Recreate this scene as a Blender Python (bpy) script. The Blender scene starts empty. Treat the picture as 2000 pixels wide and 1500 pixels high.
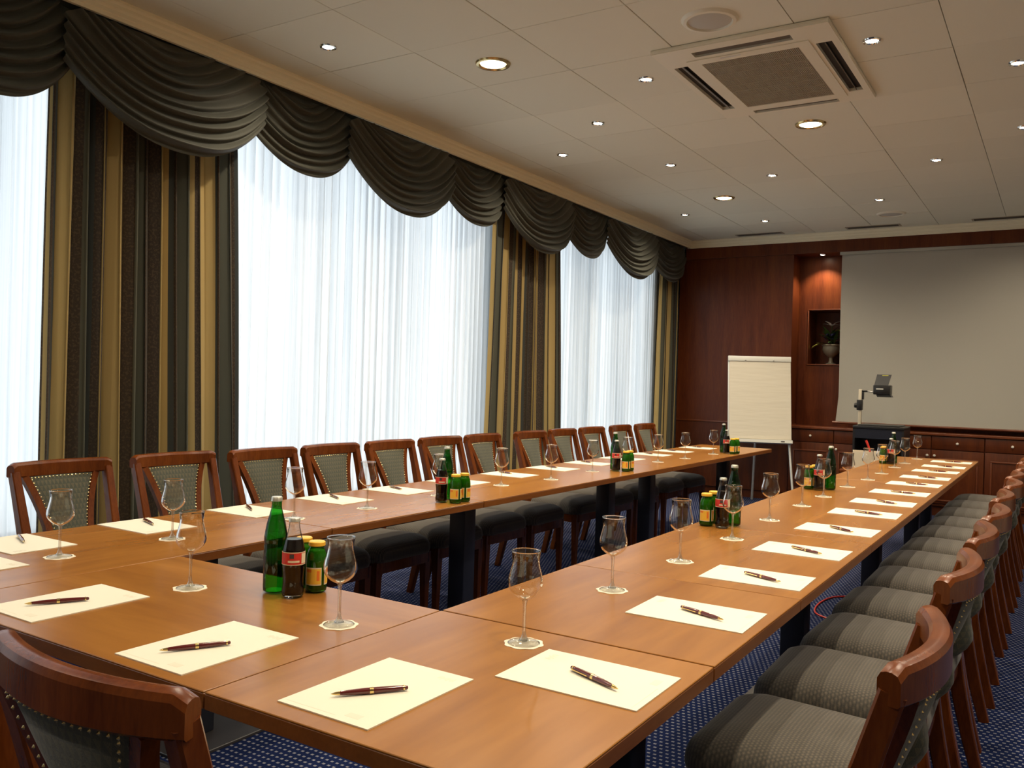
import bpy, bmesh, math, random
from mathutils import Matrix, Vector
random.seed(7)
sc = bpy.context.scene
COL = sc.collection
PI = math.pi

# ------------------------------------------------------------------ camera
CAM_H = 1.323
F_PX, YAW, PITCH, ROLL = 1692.4, -0.5661, -0.0039, 0.0287
fw = Vector((math.sin(YAW)*math.cos(PITCH), math.cos(YAW)*math.cos(PITCH), math.sin(PITCH)))
rt = Vector((math.cos(YAW), -math.sin(YAW), 0)); up = rt.cross(fw)
r2 = rt*math.cos(ROLL) + up*math.sin(ROLL); u2 = up*math.cos(ROLL) - rt*math.sin(ROLL)
cd = bpy.data.cameras.new('camera'); cam = bpy.data.objects.new('camera', cd); COL.objects.link(cam)
cd.sensor_width = 36; cd.lens = F_PX/2000*36; cd.clip_start = 0.05; cd.clip_end = 200
M = Matrix((r2, u2, -fw)).transposed().to_4x4(); M.translation = (0, 0, CAM_H)
cam.matrix_world = M
sc.camera = cam

# ------------------------------------------------------------------ daylight, exposure
w = bpy.data.worlds.new('overcast'); sc.world = w; w.use_nodes = True
bg = w.node_tree.nodes['Background']; bg.inputs[0].default_value = (0.87, 0.945, 1.0, 1); bg.inputs[1].default_value = 2.3
vs = sc.view_settings
vs.view_transform = 'Standard'; vs.look = 'None'; vs.gamma = 1; vs.use_curve_mapping = False
vs.exposure = 0.0
SPOT_W, BIG_W = 62.0, 130.0
sc.cycles.max_bounces = 10; sc.cycles.transparent_max_bounces = 32
sc.cycles.caustics_reflective = False; sc.cycles.caustics_refractive = False

# ------------------------------------------------------------------ materials
MATS = {}
class NT:
    def __init__(s, name):
        s.m = bpy.data.materials.new(name); s.m.use_nodes = True
        s.t = s.m.node_tree; s.n = s.t.nodes; s.l = s.t.links
        s.out = s.n['Material Output']; s.b = s.n['Principled BSDF']
    def N(s, kind, ins=None, **kw):
        n = s.n.new(kind)
        for k, v in kw.items(): setattr(n, k, v)
        for k, v in (ins or {}).items(): s.put(n.inputs[k], v)
        return n
    def put(s, sock, v):
        if hasattr(v, 'is_linked') or isinstance(v, bpy.types.NodeSocket): s.l.new(v, sock)
        else: sock.default_value = v
    def P(s, **kw):
        names = dict(col='Base Color', rough='Roughness', metal='Metallic', spec='Specular IOR Level', coat='Coat Weight', coatr='Coat Roughness', trans='Transmission Weight', ior='IOR', sheen='Sheen Weight', normal='Normal', emit='Emission Color', es='Emission Strength', alpha='Alpha')
        for k, v in kw.items():
            if isinstance(v, tuple) and len(v) == 3: v = (*v, 1)
            s.put(s.b.inputs[names[k]], v)
        return s
    def ramp(s, fac, stops, interp='LINEAR'):
        n = s.n.new('ShaderNodeValToRGB'); cr = n.color_ramp; cr.interpolation = interp
        while len(cr.elements) < len(stops): cr.elements.new(0.5)
        for e, (p, c) in zip(cr.elements, stops): e.position = p; e.color = (*c, 1)
        s.l.new(fac, n.inputs[0]); return n.outputs[0]
    def coords(s, scale=(1,1,1), which='Object', rot=(0,0,0)):
        tc = s.n.new('ShaderNodeTexCoord')
        mp = s.N('ShaderNodeMapping', {'Vector': tc.outputs[which]}); mp.inputs['Scale'].default_value = scale; mp.inputs['Rotation'].default_value = rot
        return mp.outputs[0]
    def bump(s, h, strength=0.2, dist=0.01):
        n = s.N('ShaderNodeBump', {'Height': h, 'Strength': strength, 'Distance': dist}); s.l.new(n.outputs[0], s.b.inputs['Normal'])
    def math(s, op, a, b=0.0):
        n = s.n.new('ShaderNodeMath'); n.operation = op; s.put(n.inputs[0], a); s.put(n.inputs[1], b); return n.outputs[0]
    def mix(s, f, a, b):
        n = s.n.new('ShaderNodeMix'); n.data_type = 'RGBA'
        s.put(n.inputs[0], f)
        for i, v in ((6, a), (7, b)):
            s.put(n.inputs[i], (*v, 1) if isinstance(v, tuple) and len(v) == 3 else v)
        return n.outputs[2]
def mat(name):
    def deco(f):
        x = NT(name); f(x); MATS[name] = x.m; return f
    return deco
def plain(name, col, rough=0.5, **kw):
    x = NT(name); x.P(col=col, rough=rough, **kw); MATS[name] = x.m

def wood(name, stops, scale, rough, coat=0.0, bands=0.35, rot=(0,0,0), bump=0.03, spec=0.5):
    x = NT(name)
    v = x.coords(scale, 'Object', rot)
    n1 = x.N('ShaderNodeTexNoise', {'Vector': v, 'Scale': 2.2, 'Detail': 3.0, 'Roughness': 0.55, 'Distortion': 0.35}).outputs['Fac']
    v2 = x.coords((scale[0]*7, scale[1]*7, scale[2]*7), 'Object', rot)
    n2 = x.N('ShaderNodeTexNoise', {'Vector': v2, 'Scale': 3.0, 'Detail': 3.0}).outputs['Fac']
    oi = x.n.new('ShaderNodeObjectInfo')
    f = x.math('ADD', x.math('MULTIPLY', n1, 1 - bands), x.math('MULTIPLY', n2, bands))
    f = x.math('ADD', f, x.math('MULTIPLY', x.math('SUBTRACT', oi.outputs['Random'], 0.5), 0.06))
    x.P(col=x.ramp(f, stops), rough=rough, coat=coat, coatr=0.12, spec=spec)
    if bump: x.bump(n2, bump, 0.004)
    MATS[name] = x.m
# grain runs along local X for table wood, along local Z for panel and chair wood
wood('table_wood', [(0.28, (0.230, 0.084, 0.014)), (0.5, (0.292, 0.116, 0.020)), (0.72, (0.35, 0.148, 0.028))], (0.7, 4.5, 4.5), 0.27, 0.0, bands=0.07, bump=0, spec=0.38)
wood('table_edge', [(0.3, (0.15, 0.046, 0.009)), (0.7, (0.24, 0.080, 0.016))], (0.9, 7.0, 7.0), 0.3)
wood('chair_wood', [(0.3, (0.075, 0.0155, 0.0028)), (0.55, (0.130, 0.031, 0.005)), (0.75, (0.185, 0.050, 0.008))], (9, 9, 1.6), 0.27, 0.0, spec=0.24)
wood('panel_wood', [(0.3, (0.060, 0.0125, 0.004)), (0.5, (0.105, 0.024, 0.0075)), (0.72, (0.150, 0.040, 0.009))], (5.5, 5.5, 0.5), 0.36, 0.0, spec=0.28)
wood('cabinet_wood', [(0.3, (0.060, 0.0125, 0.004)), (0.72, (0.130, 0.032, 0.007))], (5.5, 5.5, 0.5), 0.36, 0.0, spec=0.28)
wood('moulding_wood', [(0.3, (0.11, 0.026, 0.008)), (0.72, (0.19, 0.052, 0.016))], (6, 6, 6), 0.3, 0.15)

@mat('carpet')
def _(x):
    tc = x.n.new('ShaderNodeTexCoord'); sp = x.N('ShaderNodeSeparateXYZ', {0: tc.outputs['Object']})
    S = 1/0.0235
    r = x.math('MULTIPLY', sp.outputs['Y'], S*0.82)
    row = x.math('FLOOR', r)
    odd = x.math('MULTIPLY', x.math('MODULO', row, 2.0), 0.5)
    c = x.math('ADD', x.math('MULTIPLY', sp.outputs['X'], S), odd)
    fx = x.math('ABSOLUTE', x.math('SUBTRACT', x.math('FRACT', c), 0.5))
    fy = x.math('ABSOLUTE', x.math('SUBTRACT', x.math('FRACT', r), 0.5))
    d = x.math('MULTIPLY', x.math('LESS_THAN', fx, 0.24), x.math('LESS_THAN', fy, 0.17))
    no = x.N('ShaderNodeTexNoise', {'Vector': tc.outputs['Object'], 'Scale': 220.0, 'Detail': 2.0}).outputs['Fac']
    base = x.mix(no, (0.004, 0.0085, 0.035), (0.012, 0.022, 0.086))
    dot = x.mix(no, (0.13, 0.14, 0.19), (0.30, 0.30, 0.34))
    x.P(col=x.mix(d, base, dot), rough=0.95, spec=0.05)
    x.bump(no, 0.4, 0.004)

@mat('tile')
def _(x):
    v = x.coords((1, 1, 1)); oi = x.n.new('ShaderNodeObjectInfo')
    n = x.N('ShaderNodeTexNoise', {'Vector': v, 'Scale': 60.0, 'Detail': 4.0}).outputs['Fac']
    c = x.mix(oi.outputs['Random'], (0.745, 0.74, 0.615), (0.79, 0.785, 0.655))
    x.P(col=c, rough=0.85, spec=0.2); x.bump(n, 0.08, 0.004)
plain('ceiling_gap', (0.22, 0.18, 0.13), 0.9)
plain('cornice', (0.90, 0.84, 0.62), 0.5)
plain('plaster', (0.66, 0.60, 0.49), 0.8)
plain('white_plaster', (0.78, 0.78, 0.76), 0.8)
plain('white_frame', (0.80, 0.82, 0.84), 0.35)
plain('paper', (0.745, 0.70, 0.575), 0.7)
plain('doily', (0.80, 0.73, 0.58), 0.8)
plain('cover_cream', (0.80, 0.77, 0.62), 0.45)
plain('cover_white', (0.66, 0.65, 0.59), 0.4)
plain('dark_slot', (0.02, 0.018, 0.015), 0.6)
plain('fin', (0.36, 0.31, 0.22), 0.5)
plain('louvre', (0.16, 0.135, 0.10), 0.5)
plain('speaker_grille', (0.52, 0.51, 0.45), 0.7)
plain('black_plastic', (0.012, 0.012, 0.013), 0.35)
plain('foot_metal', (0.035, 0.032, 0.034), 0.4)
plain('dark_metal', (0.008, 0.010, 0.020), 0.38)
plain('grey_metal', (0.42, 0.42, 0.40), 0.3, metal=1.0)
plain('knob_white', (0.78, 0.72, 0.62), 0.25)
plain('chrome', (0.80, 0.80, 0.78), 0.12, metal=1.0)
plain('gold', (0.80, 0.58, 0.24), 0.18, metal=1.0)
plain('brass', (0.62, 0.47, 0.22), 0.25, metal=1.0)
plain('burgundy', (0.10, 0.012, 0.012), 0.16, coat=0.5)
plain('cap_silver', (0.62, 0.60, 0.52), 0.35, metal=0.7)
plain('cap_yellow', (0.85, 0.48, 0.04), 0.4)
plain('label_red', (0.62, 0.035, 0.025), 0.45)
plain('label_cream', (0.78, 0.68, 0.48), 0.5)
plain('label_yellow', (0.85, 0.50, 0.05), 0.5)
plain('label_orange', (0.80, 0.20, 0.03), 0.5)
plain('label_ink', (0.06, 0.05, 0.05), 0.5)
plain('cola', (0.008, 0.003, 0.002), 0.2, spec=0.2)
plain('juice', (0.22, 0.40, 0.03), 0.3)
plain('post_cream', (0.62, 0.55, 0.42), 0.4)
plain('green_leaf', (0.05, 0.11, 0.02), 0.5)
plain('lime_petal', (0.45, 0.48, 0.10), 0.5)
plain('white_petal', (0.85, 0.80, 0.76), 0.6)
plain('stone_vase', (0.22, 0.20, 0.15), 0.35)
plain('blue_flower', (0.03, 0.03, 0.10), 0.6)
plain('red_plastic', (0.55, 0.03, 0.02), 0.4)
plain('box_card', (0.66, 0.58, 0.44), 0.7)
plain('yellow_sticker', (0.45, 0.42, 0.03), 0.5)
plain('print_faint', (0.69, 0.64, 0.515), 0.7)
plain('aluminium', (0.66, 0.66, 0.62), 0.35, metal=0.6)

@mat('flip_paper')
def _(x):
    v = x.coords((1, 1, 9)); n = x.N('ShaderNodeTexNoise', {'Vector': v, 'Scale': 2.0, 'Detail': 2.0}).outputs['Fac']
    x.P(col=(0.64, 0.585, 0.475), rough=0.65); x.bump(n, 0.15, 0.02)
@mat('screen_cloth')
def _(x): x.P(col=(0.46, 0.435, 0.37), rough=0.75, spec=0.2)

@mat('seat_fabric')
def _(x):
    tc = x.n.new('ShaderNodeTexCoord'); sp = x.N('ShaderNodeSeparateXYZ', {0: tc.outputs['Object']})
    S = 1/0.0095
    r = x.math('MULTIPLY', sp.outputs['Y'], S); row = x.math('FLOOR', r)
    c = x.math('ADD', x.math('MULTIPLY', sp.outputs['X'], S), x.math('MULTIPLY', x.math('MODULO', row, 2.0), 0.5))
    fx = x.math('ABSOLUTE', x.math('SUBTRACT', x.math('FRACT', c), 0.5)); fy = x.math('ABSOLUTE', x.math('SUBTRACT', x.math('FRACT', r), 0.5))
    d = x.math('ADD', fx, fy)
    n = x.N('ShaderNodeTexNoise', {'Vector': tc.outputs['Object'], 'Scale': 260.0, 'Detail': 2.0}).outputs['Fac']
    f = x.math('ADD', x.math('MULTIPLY', d, 0.7), x.math('MULTIPLY', n, 0.35))
    x.P(col=x.ramp(f, [(0.20, (0.150, 0.124, 0.094)), (0.45, (0.094, 0.082, 0.066)), (0.78, (0.060, 0.056, 0.052))]), rough=0.9, spec=0.15, sheen=0.25)
    x.bump(n, 0.2, 0.003)
@mat('back_fabric')
def _(x):
    tc = x.n.new('ShaderNodeTexCoord'); sp = x.N('ShaderNodeSeparateXYZ', {0: tc.outputs['Object']})
    S = 1/0.0165
    r = x.math('MULTIPLY', sp.outputs['Z'], S*0.8); row = x.math('FLOOR', r)
    c = x.math('ADD', x.math('MULTIPLY', sp.outputs['X'], S), x.math('MULTIPLY', x.math('MODULO', row, 2.0), 0.5))
    fx = x.math('SUBTRACT', x.math('FRACT', c), 0.5); fz = x.math('FRACT', r)
    # little fan motif: widening stripes
    wdt = x.math('MULTIPLY', fz, 0.42)
    inside = x.math('LESS_THAN', x.math('ABSOLUTE', fx), wdt)
    rib = x.math('LESS_THAN', x.math('FRACT', x.math('MULTIPLY', x.math('DIVIDE', fx, x.math('ADD', wdt, 0.02)), 2.5)), 0.55)
    fan = x.math('MULTIPLY', inside, rib)
    n = x.N('ShaderNodeTexNoise', {'Vector': tc.outputs['Object'], 'Scale': 300.0}).outputs['Fac']
    dark = x.mix(n, (0.040, 0.045, 0.036), (0.085, 0.088, 0.068))
    lite = x.mix(n, (0.095, 0.085, 0.052), (0.15, 0.135, 0.085))
    x.P(col=x.mix(fan, dark, lite), rough=0.9, spec=0.15, sheen=0.2); x.bump(n, 0.2, 0.003)
@mat('swag_fabric')
def _(x):
    v = x.coords((1, 1, 1)); n = x.N('ShaderNodeTexNoise', {'Vector': v, 'Scale': 400.0}).outputs['Fac']
    x.P(col=x.mix(n, (0.056, 0.057, 0.044), (0.078, 0.078, 0.061)), rough=0.6, spec=0.25, sheen=0.15)
@mat('drape_fabric')
def _(x):
    uv = x.n.new('ShaderNodeTexCoord'); sp = x.N('ShaderNodeSeparateXYZ', {0: uv.outputs['UV']})
    u = x.math('FRACT', x.math('MULTIPLY', sp.outputs['X'], 1/0.62))
    gold, dark, grey, navy = (0.47, 0.345, 0.14), (0.060, 0.046, 0.036), (0.105, 0.107, 0.082), (0.055, 0.062, 0.060)
    c = x.ramp(u, [(0.0, gold), (0.22, navy), (0.25, dark), (0.37, grey), (0.62, navy), (0.65, dark), (0.75, gold), (0.80, dark), (0.88, navy), (0.91, gold)], 'CONSTANT')
    W, K = (1,1,1), (0,0,0)
    isd = x.ramp(u, [(0.0, K), (0.25, W), (0.37, K), (0.65, W), (0.75, K), (0.80, W), (0.88, K)], 'CONSTANT')
    mp = x.N('ShaderNodeMapping', {'Vector': uv.outputs['UV']}); mp.inputs['Scale'].default_value = (150, 75, 1)
    vo = x.N('ShaderNodeTexNoise', {'Vector': mp.outputs[0], 'Scale': 1.0, 'Detail': 1.0}).outputs['Fac']
    orn = x.math('MULTIPLY', x.math('GREATER_THAN', vo, 0.55), isd)
    c2 = x.mix(x.math('MULTIPLY', orn, 0.5), c, (0.13, 0.095, 0.06))
    x.P(col=c2, rough=0.75, spec=0.2, sheen=0.1)
    tr = x.N('ShaderNodeBsdfTranslucent', {'Color': c2}); mx = x.N('ShaderNodeMixShader', {0: 0.14})
    x.l.new(x.b.outputs[0], mx.inputs[1]); x.l.new(tr.outputs[0], mx.inputs[2]); x.l.new(mx.outputs[0], x.out.inputs[0])
@mat('sheer')
def _(x):
    v = x.coords((1, 9, 0.12)); n = x.N('ShaderNodeTexNoise', {'Vector': v, 'Scale': 1.6, 'Detail': 4.0, 'Roughness': 0.65}).outputs['Fac']
    c = x.ramp(n, [(0.32, (0.62, 0.66, 0.69)), (0.58, (0.95, 0.965, 0.975))])
    tr = x.N('ShaderNodeBsdfTranslucent', {'Color': c})
    df = x.N('ShaderNodeBsdfDiffuse', {'Color': c})
    tp = x.N('ShaderNodeBsdfTransparent', {'Color': (1, 1, 1, 1)})
    m1 = x.N('ShaderNodeMixShader', {0: 0.30}); x.l.new(tr.outputs[0], m1.inputs[1]); x.l.new(df.outputs[0], m1.inputs[2])
    lw = x.N('ShaderNodeLayerWeight', {'Blend': 0.5})
    m2 = x.N('ShaderNodeMixShader', {0: x.math('MULTIPLY', x.math('SUBTRACT', 1.0, lw.outputs['Facing']), 0.15)}); x.l.new(m1.outputs[0], m2.inputs[1]); x.l.new(tp.outputs[0], m2.inputs[2])
    x.l.new(m2.outputs[0], x.out.inputs[0])
def thin_glass(name, tint, f0=0.06, rough=0.02, dens=0.0):
    x = NT(name)
    lw = x.N('ShaderNodeLayerWeight', {'Blend': 0.12})
    tpc = x.mix(lw.outputs['Facing'], tint, tuple(t*(1-dens) for t in tint)) if dens else (*tint, 1)
    tp = x.N('ShaderNodeBsdfTransparent', {'Color': tpc}); gl = x.N('ShaderNodeBsdfGlossy', {'Roughness': rough})
    fr = x.math('ADD', x.math('MULTIPLY', lw.outputs['Fresnel'], 1.0), f0)
    mx = x.N('ShaderNodeMixShader', {0: x.math('MINIMUM', fr, 0.9)}); x.l.new(tp.outputs[0], mx.inputs[1]); x.l.new(gl.outputs[0], mx.inputs[2])
    x.l.new(mx.outputs[0], x.out.inputs[0]); MATS[name] = x.m
thin_glass('window_glass', (0.97, 0.98, 0.98), 0.03)
thin_glass('bowl_glass', (0.985, 0.98, 0.97), 0.07, 0.015, 0.30)
thin_glass('stem_thin', (0.97, 0.96, 0.94), 0.28, 0.08, 0.30)
thin_glass('foot_glass', (1.0, 1.0, 0.99), 0.10, 0.02, 0.12)
thin_glass('clear_bottle', (0.92, 0.93, 0.91), 0.05, 0.02, 0.5)
thin_glass('green_bottle', (0.13, 0.56, 0.13), 0.05, 0.03, 0.75)
thin_glass('green_water', (0.55, 0.85, 0.55), 0.01, 0.03, 0.3)
thin_glass('green_jar', (0.22, 0.55, 0.10), 0.05, 0.03, 0.6)
x = NT('stem_glass'); x.P(col=(0.98, 0.97, 0.94), rough=0.02, trans=1.0, ior=1.45); MATS['stem_glass'] = x.m
def emissive(name, col, strength):
    x = NT(name); x.P(col=(0.8, 0.8, 0.8), rough=0.3, emit=col, es=strength); MATS[name] = x.m
emissive('halogen', (1.0, 0.86, 0.62), 60.0)
emissive('big_lamp', (1.0, 0.84, 0.52), 14.0)

# ------------------------------------------------------------------ mesh helpers
class MB:
    """collects faces of ONE part"""
    def __init__(s): s.v = []; s.f = []; s.uv = None
    def add(s, v, f):
        o = len(s.v); s.v += [tuple(p) for p in v]; s.f += [tuple(i+o for i in q) for q in f]; return s
    def box(s, a, b, bevel=0.0, seg=2):
        if bevel <= 0:
            x0, y0, z0 = a; x1, y1, z1 = b
            v = [(x0,y0,z0),(x1,y0,z0),(x1,y1,z0),(x0,y1,z0),(x0,y0,z1),(x1,y0,z1),(x1,y1,z1),(x0,y1,z1)]
            return s.add(v, [(0,3,2,1),(4,5,6,7),(0,1,5,4),(1,2,6,5),(2,3,7,6),(3,0,4,7)])
        bm = bmesh.new(); bmesh.ops.create_cube(bm, size=1)
        for q in bm.verts: q.co = Vector([(a[i]+b[i])/2 + q.co[i]*(b[i]-a[i]) for i in range(3)])
        bmesh.ops.bevel(bm, geom=list(bm.edges), offset=bevel, segments=seg, affect='EDGES', profile=0.5)
        bm.verts.index_update(); s.add([q.co[:] for q in bm.verts], [[q.index for q in f.verts] for f in bm.faces]); bm.free(); return s
    def lathe(s, prof, n=24, c=(0,0,0), close=False):
        """prof: (radius, z)"""
        v = []; f = []; k = len(prof)
        for i in range(n):
            a = 2*PI*i/n
            for r, z in prof: v.append((c[0]+r*math.cos(a), c[1]+r*math.sin(a), c[2]+z))
        for i in range(n):
            j = (i+1) % n
            for q in range(k-1): f.append((i*k+q, j*k+q, j*k+q+1, i*k+q+1))
            if close: f.append((i*k+k-1, j*k+k-1, j*k, i*k))
        return s.add(v, f)
    def sweep(s, path, sect, closed_sect=True, up=(0,0,1), caps=True):
        """path: points, sect(i)-> list of (a,b) in frame (side, up)"""
        pts = [Vector(p) for p in path]; v = []; f = []; k = None
        for i, p in enumerate(pts):
            t = (pts[min(i+1, len(pts)-1)] - pts[max(i-1, 0)]).normalized()
            side = t.cross(Vector(up))
            side = side.normalized() if side.length > 1e-6 else Vector((1,0,0))
            u = side.cross(t).normalized()
            ss = sect(i/(len(pts)-1)); k = len(ss)
            for a, b in ss: v.append(p + side*a + u*b)
        for i in range(len(pts)-1):
            for j in range(k):
                f.append((i*k+j, i*k+(j+1)%k, (i+1)*k+(j+1)%k, (i+1)*k+j))
        if caps: f.append(tuple(reversed(range(k)))); f.append(tuple(range((len(pts)-1)*k, len(pts)*k)))
        return s.add(v, f)
    def tube(s, path, r, n=10, up=(0,0,1)):
        return s.sweep(path, lambda t: [(r*math.cos(2*PI*j/n), r*math.sin(2*PI*j/n)) for j in range(n)], up=up)
    def rings(s, outline, prof):
        """outline: list of (x,y) ; prof: list of (scale, z); first ring capped, last ring capped"""
        n = len(outline); v = []; f = []
        for sc_, z in prof:
            for a, b in outline: v.append((a*sc_, b*sc_, z))
        for i in range(len(prof)-1):
            for j in range(n):
                f.append((i*n+j, i*n+(j+1)%n, (i+1)*n+(j+1)%n, (i+1)*n+j))
        f.append(tuple(reversed(range(n)))); f.append(tuple(range((len(prof)-1)*n, len(prof)*n)))
        return s.add(v, f)
    def grid(s, nu, nv, fn, uvfn=None):
        v = []; f = []; uv = []
        for i in range(nu+1):
            for j in range(nv+1): v.append(fn(i/nu, j/nv))
        for i in range(nu):
            for j in range(nv):
                q = (i*(nv+1)+j, (i+1)*(nv+1)+j, (i+1)*(nv+1)+j+1, i*(nv+1)+j+1); f.append(q)
                if uvfn:
                    for (a, b) in ((i,j),(i+1,j),(i+1,j+1),(i,j+1)): uv.append(uvfn(a/nu, b/nv))
        s.add(v, f)
        if uvfn: s.uv = uv
        return s
    def mesh(s, name, m, smooth=0.6):
        me = bpy.data.meshes.new(name); me.from_pydata(s.v, [], s.f)
        bm = bmesh.new(); bm.from_mesh(me)
        if s.uv is None: bmesh.ops.recalc_face_normals(bm, faces=list(bm.faces))
        if smooth:
            for f in bm.faces: f.smooth = True
            for e in bm.edges:
                if len(e.link_faces) == 2 and e.calc_face_angle(0) > smooth: e.smooth = False
        bm.to_mesh(me); bm.free()
        if s.uv:
            ul = me.uv_layers.new(name='UVMap')
            for i, q in enumerate(s.uv): ul.data[i].uv = q
        me.materials.append(MATS[m]); return me
def O(name, me, parent=None, loc=(0,0,0), rot=(0,0,0)):
    o = bpy.data.objects.new(name, me); COL.objects.link(o); o.location = loc; o.rotation_euler = rot
    if parent is not None: o.parent = parent
    return o
def tag(o, label, cat, group=None):
    o['label'] = label; o['category'] = cat
    if group: o['group'] = group
    return o
def thing(name, label, cat, loc=(0,0,0), rz=0.0, group=None):
    return tag(O(name, None, None, loc, (0,0,rz)), label, cat, group)
def struct(name, me, loc=(0,0,0)):
    o = O(name, me, None, loc); o['kind'] = 'structure'; return o
def B(a, b, m, name='part', bevel=0.0, seg=2): return MB().box(a, b, bevel, seg).mesh(name, m, 0.6 if bevel else 0)
ORD = ['first','second','third','fourth','fifth','sixth','seventh','eighth','ninth','tenth','eleventh','twelfth','thirteenth','fourteenth','fifteenth','sixteenth','seventeenth','eighteenth','nineteenth','twentieth','twenty-first','twenty-second','twenty-third','twenty-fourth','twenty-fifth','twenty-sixth','twenty-seventh','twenty-eighth','twenty-ninth','thirtieth']

# ------------------------------------------------------------------ room shell
CEIL = CAM_H + 1.80
XL, XR, YF, YB = -4.25, 2.7, -2.4, 11.0
struct('floor', B((XL-0.3, YF-0.2, -0.1), (XR+0.2, YB+0.2, 0), 'carpet', 'floor'))
ceiling = struct('ceiling', B((XL-0.3, YF-0.2, CEIL+0.012), (XR+0.2, YB+0.2, CEIL+0.15), 'ceiling_gap', 'ceiling'))
T = 0.6375
tile_me = B((-T/2+0.0018, -T/2+0.0018, 0), (T/2-0.0018, T/2-0.0018, 0.012), 'tile', 'ceiling_tile', 0.0015, 1)
x0, y0 = -2.44, 4.375
for i in range(-3, 8):
    for j in range(-11, 10):
        cx, cy = x0 + (i+0.5)*T, y0 + (j+0.5)*T
        if cx < XL or cy > 10.6 or cx > XR+0.2 or cy < YF: continue
        O('ceiling_tile', tile_me, ceiling, (cx, cy, CEIL - random.random()*0.0015), (random.uniform(-1,1)*0.002, random.uniform(-1,1)*0.002, 0))
struct('wall_right', B((XR, YF, 0), (XR+0.15, YB, CEIL), 'plaster', 'wall'))
struct('wall_front', B((XL, YF-0.15, 0), (XR, YF, CEIL), 'plaster', 'wall'))
struct('wall_back', B((XL, YB, 0), (XR, YB+0.15, CEIL+0.01), 'panel_wood', 'wall'))
# window wall with three wide openings
SILL, HEAD = 0.42, 2.95
wins = [(-0.6, 2.55), (3.15, 6.25), (6.95, 9.75)]
mb = MB(); e = YF
for a, b in wins:
    mb.box((XL-0.25, e, 0), (XL, a, CEIL)); mb.box((XL-0.25, a, 0), (XL, b, SILL)); mb.box((XL-0.25, a, HEAD), (XL, b, CEIL)); e = b
mb.box((XL-0.25, e, 0), (XL, YB, CEIL))
struct('wall_left', mb.mesh('wall_left', 'white_plaster', 0))
for n, (a, b) in enumerate(wins):
    wo = struct('window_%d' % (n+1), B((XL-0.20, a, SILL), (XL-0.12, b, SILL+0.07), 'white_frame', 'window'))
    X0, X1 = XL-0.20, XL-0.12
    O('head_rail', B((X0, a, HEAD-0.07), (X1, b, HEAD), 'white_frame', 'head_rail'), wo)
    k = 3; ys = [a + (b-a)*q/k for q in range(k+1)]
    for q in range(k+1):
        c = min(max(ys[q], a+0.035), b-0.035)
        O('mullion', B((X0, c-0.035, SILL+0.07), (X1, c+0.035, HEAD-0.07), 'white_frame', 'mullion'), wo)
    for q in range(k):
        O('pane', B((X0+0.035, ys[q]+0.03, SILL+0.06), (X0+0.041, ys[q+1]-0.03, HEAD-0.06), 'window_glass', 'pane'), wo)
# cornices
def cornice(name, along, p0, p1, back, face, out):
    """stepped profile swept along an axis; back/face = coordinates across, out=+-1 towards the room"""
    prof = [(0.0, 0.0), (0.0, -0.092), (0.012, -0.092), (0.012, -0.074), (0.018, -0.070), (0.018, -0.052), (0.026, -0.040), (0.026, -0.024), (0.036, -0.014), (0.036, 0.0)]
    v = []
    for q in (p0, p1):
        for d, z in prof:
            c = back + out*d
            v.append((c, q, CEIL + z) if along == 'y' else (q, c, CEIL + z))
    n = len(prof)
    f = [(i, (i+1) % n, n+(i+1) % n, n+i) for i in range(n)] + [tuple(range(n)), tuple(range(n, 2*n))]
    return struct(name, MB().add(v, f).mesh(name, 'cornice', 0))
cornice('trim_1', 'y', YF, 10.30, -3.962, 0, 1)
cornice('trim_2', 'x', -4.0, XR, 10.300, 0, -1)
O('pelmet_board', B((-3.980, YF, CEIL-0.088), (-3.9625, 10.28, CEIL), 'cornice', 'pelmet_board'), bpy.data.objects['trim_1'])

# ------------------------------------------------------------------ panelled back wall
wb = bpy.data.objects['wall_back']
YP, YR = 10.30, 10.62          # front of panelling, back of recess
BAND = CAM_H + 1.572
O('frieze_panel', B((-4.02, YP, BAND), (XR, YB, CEIL-0.002), 'panel_wood', 'frieze_panel'), wb)
O('wall_panel', B((-4.10, YP+0.03, 0.905), (-2.70, YB, BAND), 'panel_wood', 'wall_panel'), wb)
O('dado_panel', B((-4.10, YP+0.03, 0.10), (-2.70, YB, 0.885), 'cabinet_wood', 'dado_panel'), wb)
O('dado_rail', B((-4.10, YP+0.022, 0.885), (-2.695, YB, 0.905), 'moulding_wood', 'dado_rail', 0.004, 2), wb)
O('plinth', B((-4.10, YP+0.06, 0.0), (-2.70, YB, 0.10), 'cabinet_wood', 'plinth'), wb)
NX0, NX1, NZ0, NZ1 = -2.575, -1.55, CAM_H+0.300, CAM_H+0.937
O('wall_panel', B((-2.70, YR, 0.80), (NX0, YB, BAND), 'panel_wood', 'wall_panel'), wb)
O('wall_panel', B((NX0, YR, NZ1), (NX1, YB, BAND), 'panel_wood', 'wall_panel'), wb)
O('wall_panel', B((NX0, YR, 0.80), (NX1, YB, NZ0), 'panel_wood', 'wall_panel'), wb)
O('wall_panel', B((NX1, YR, 0.80), (XR, YB, BAND), 'panel_wood', 'wall_panel'), wb)
mb = MB(); t = 0.014
mb.box((NX0-t, YR-0.012, NZ0-t), (NX1+t, YR, NZ0), 0.003); mb.box((NX0-t, YR-0.012, NZ1), (NX1+t, YR, NZ1+t), 0.003)
mb.box((NX0-t, YR-0.012, NZ0), (NX0, YR, NZ1), 0.003); mb.box((NX1, YR-0.012, NZ0), (NX1+t, YR, NZ1), 0.003)
O('niche_frame', mb.mesh('niche_frame', 'moulding_wood'), wb)

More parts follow.
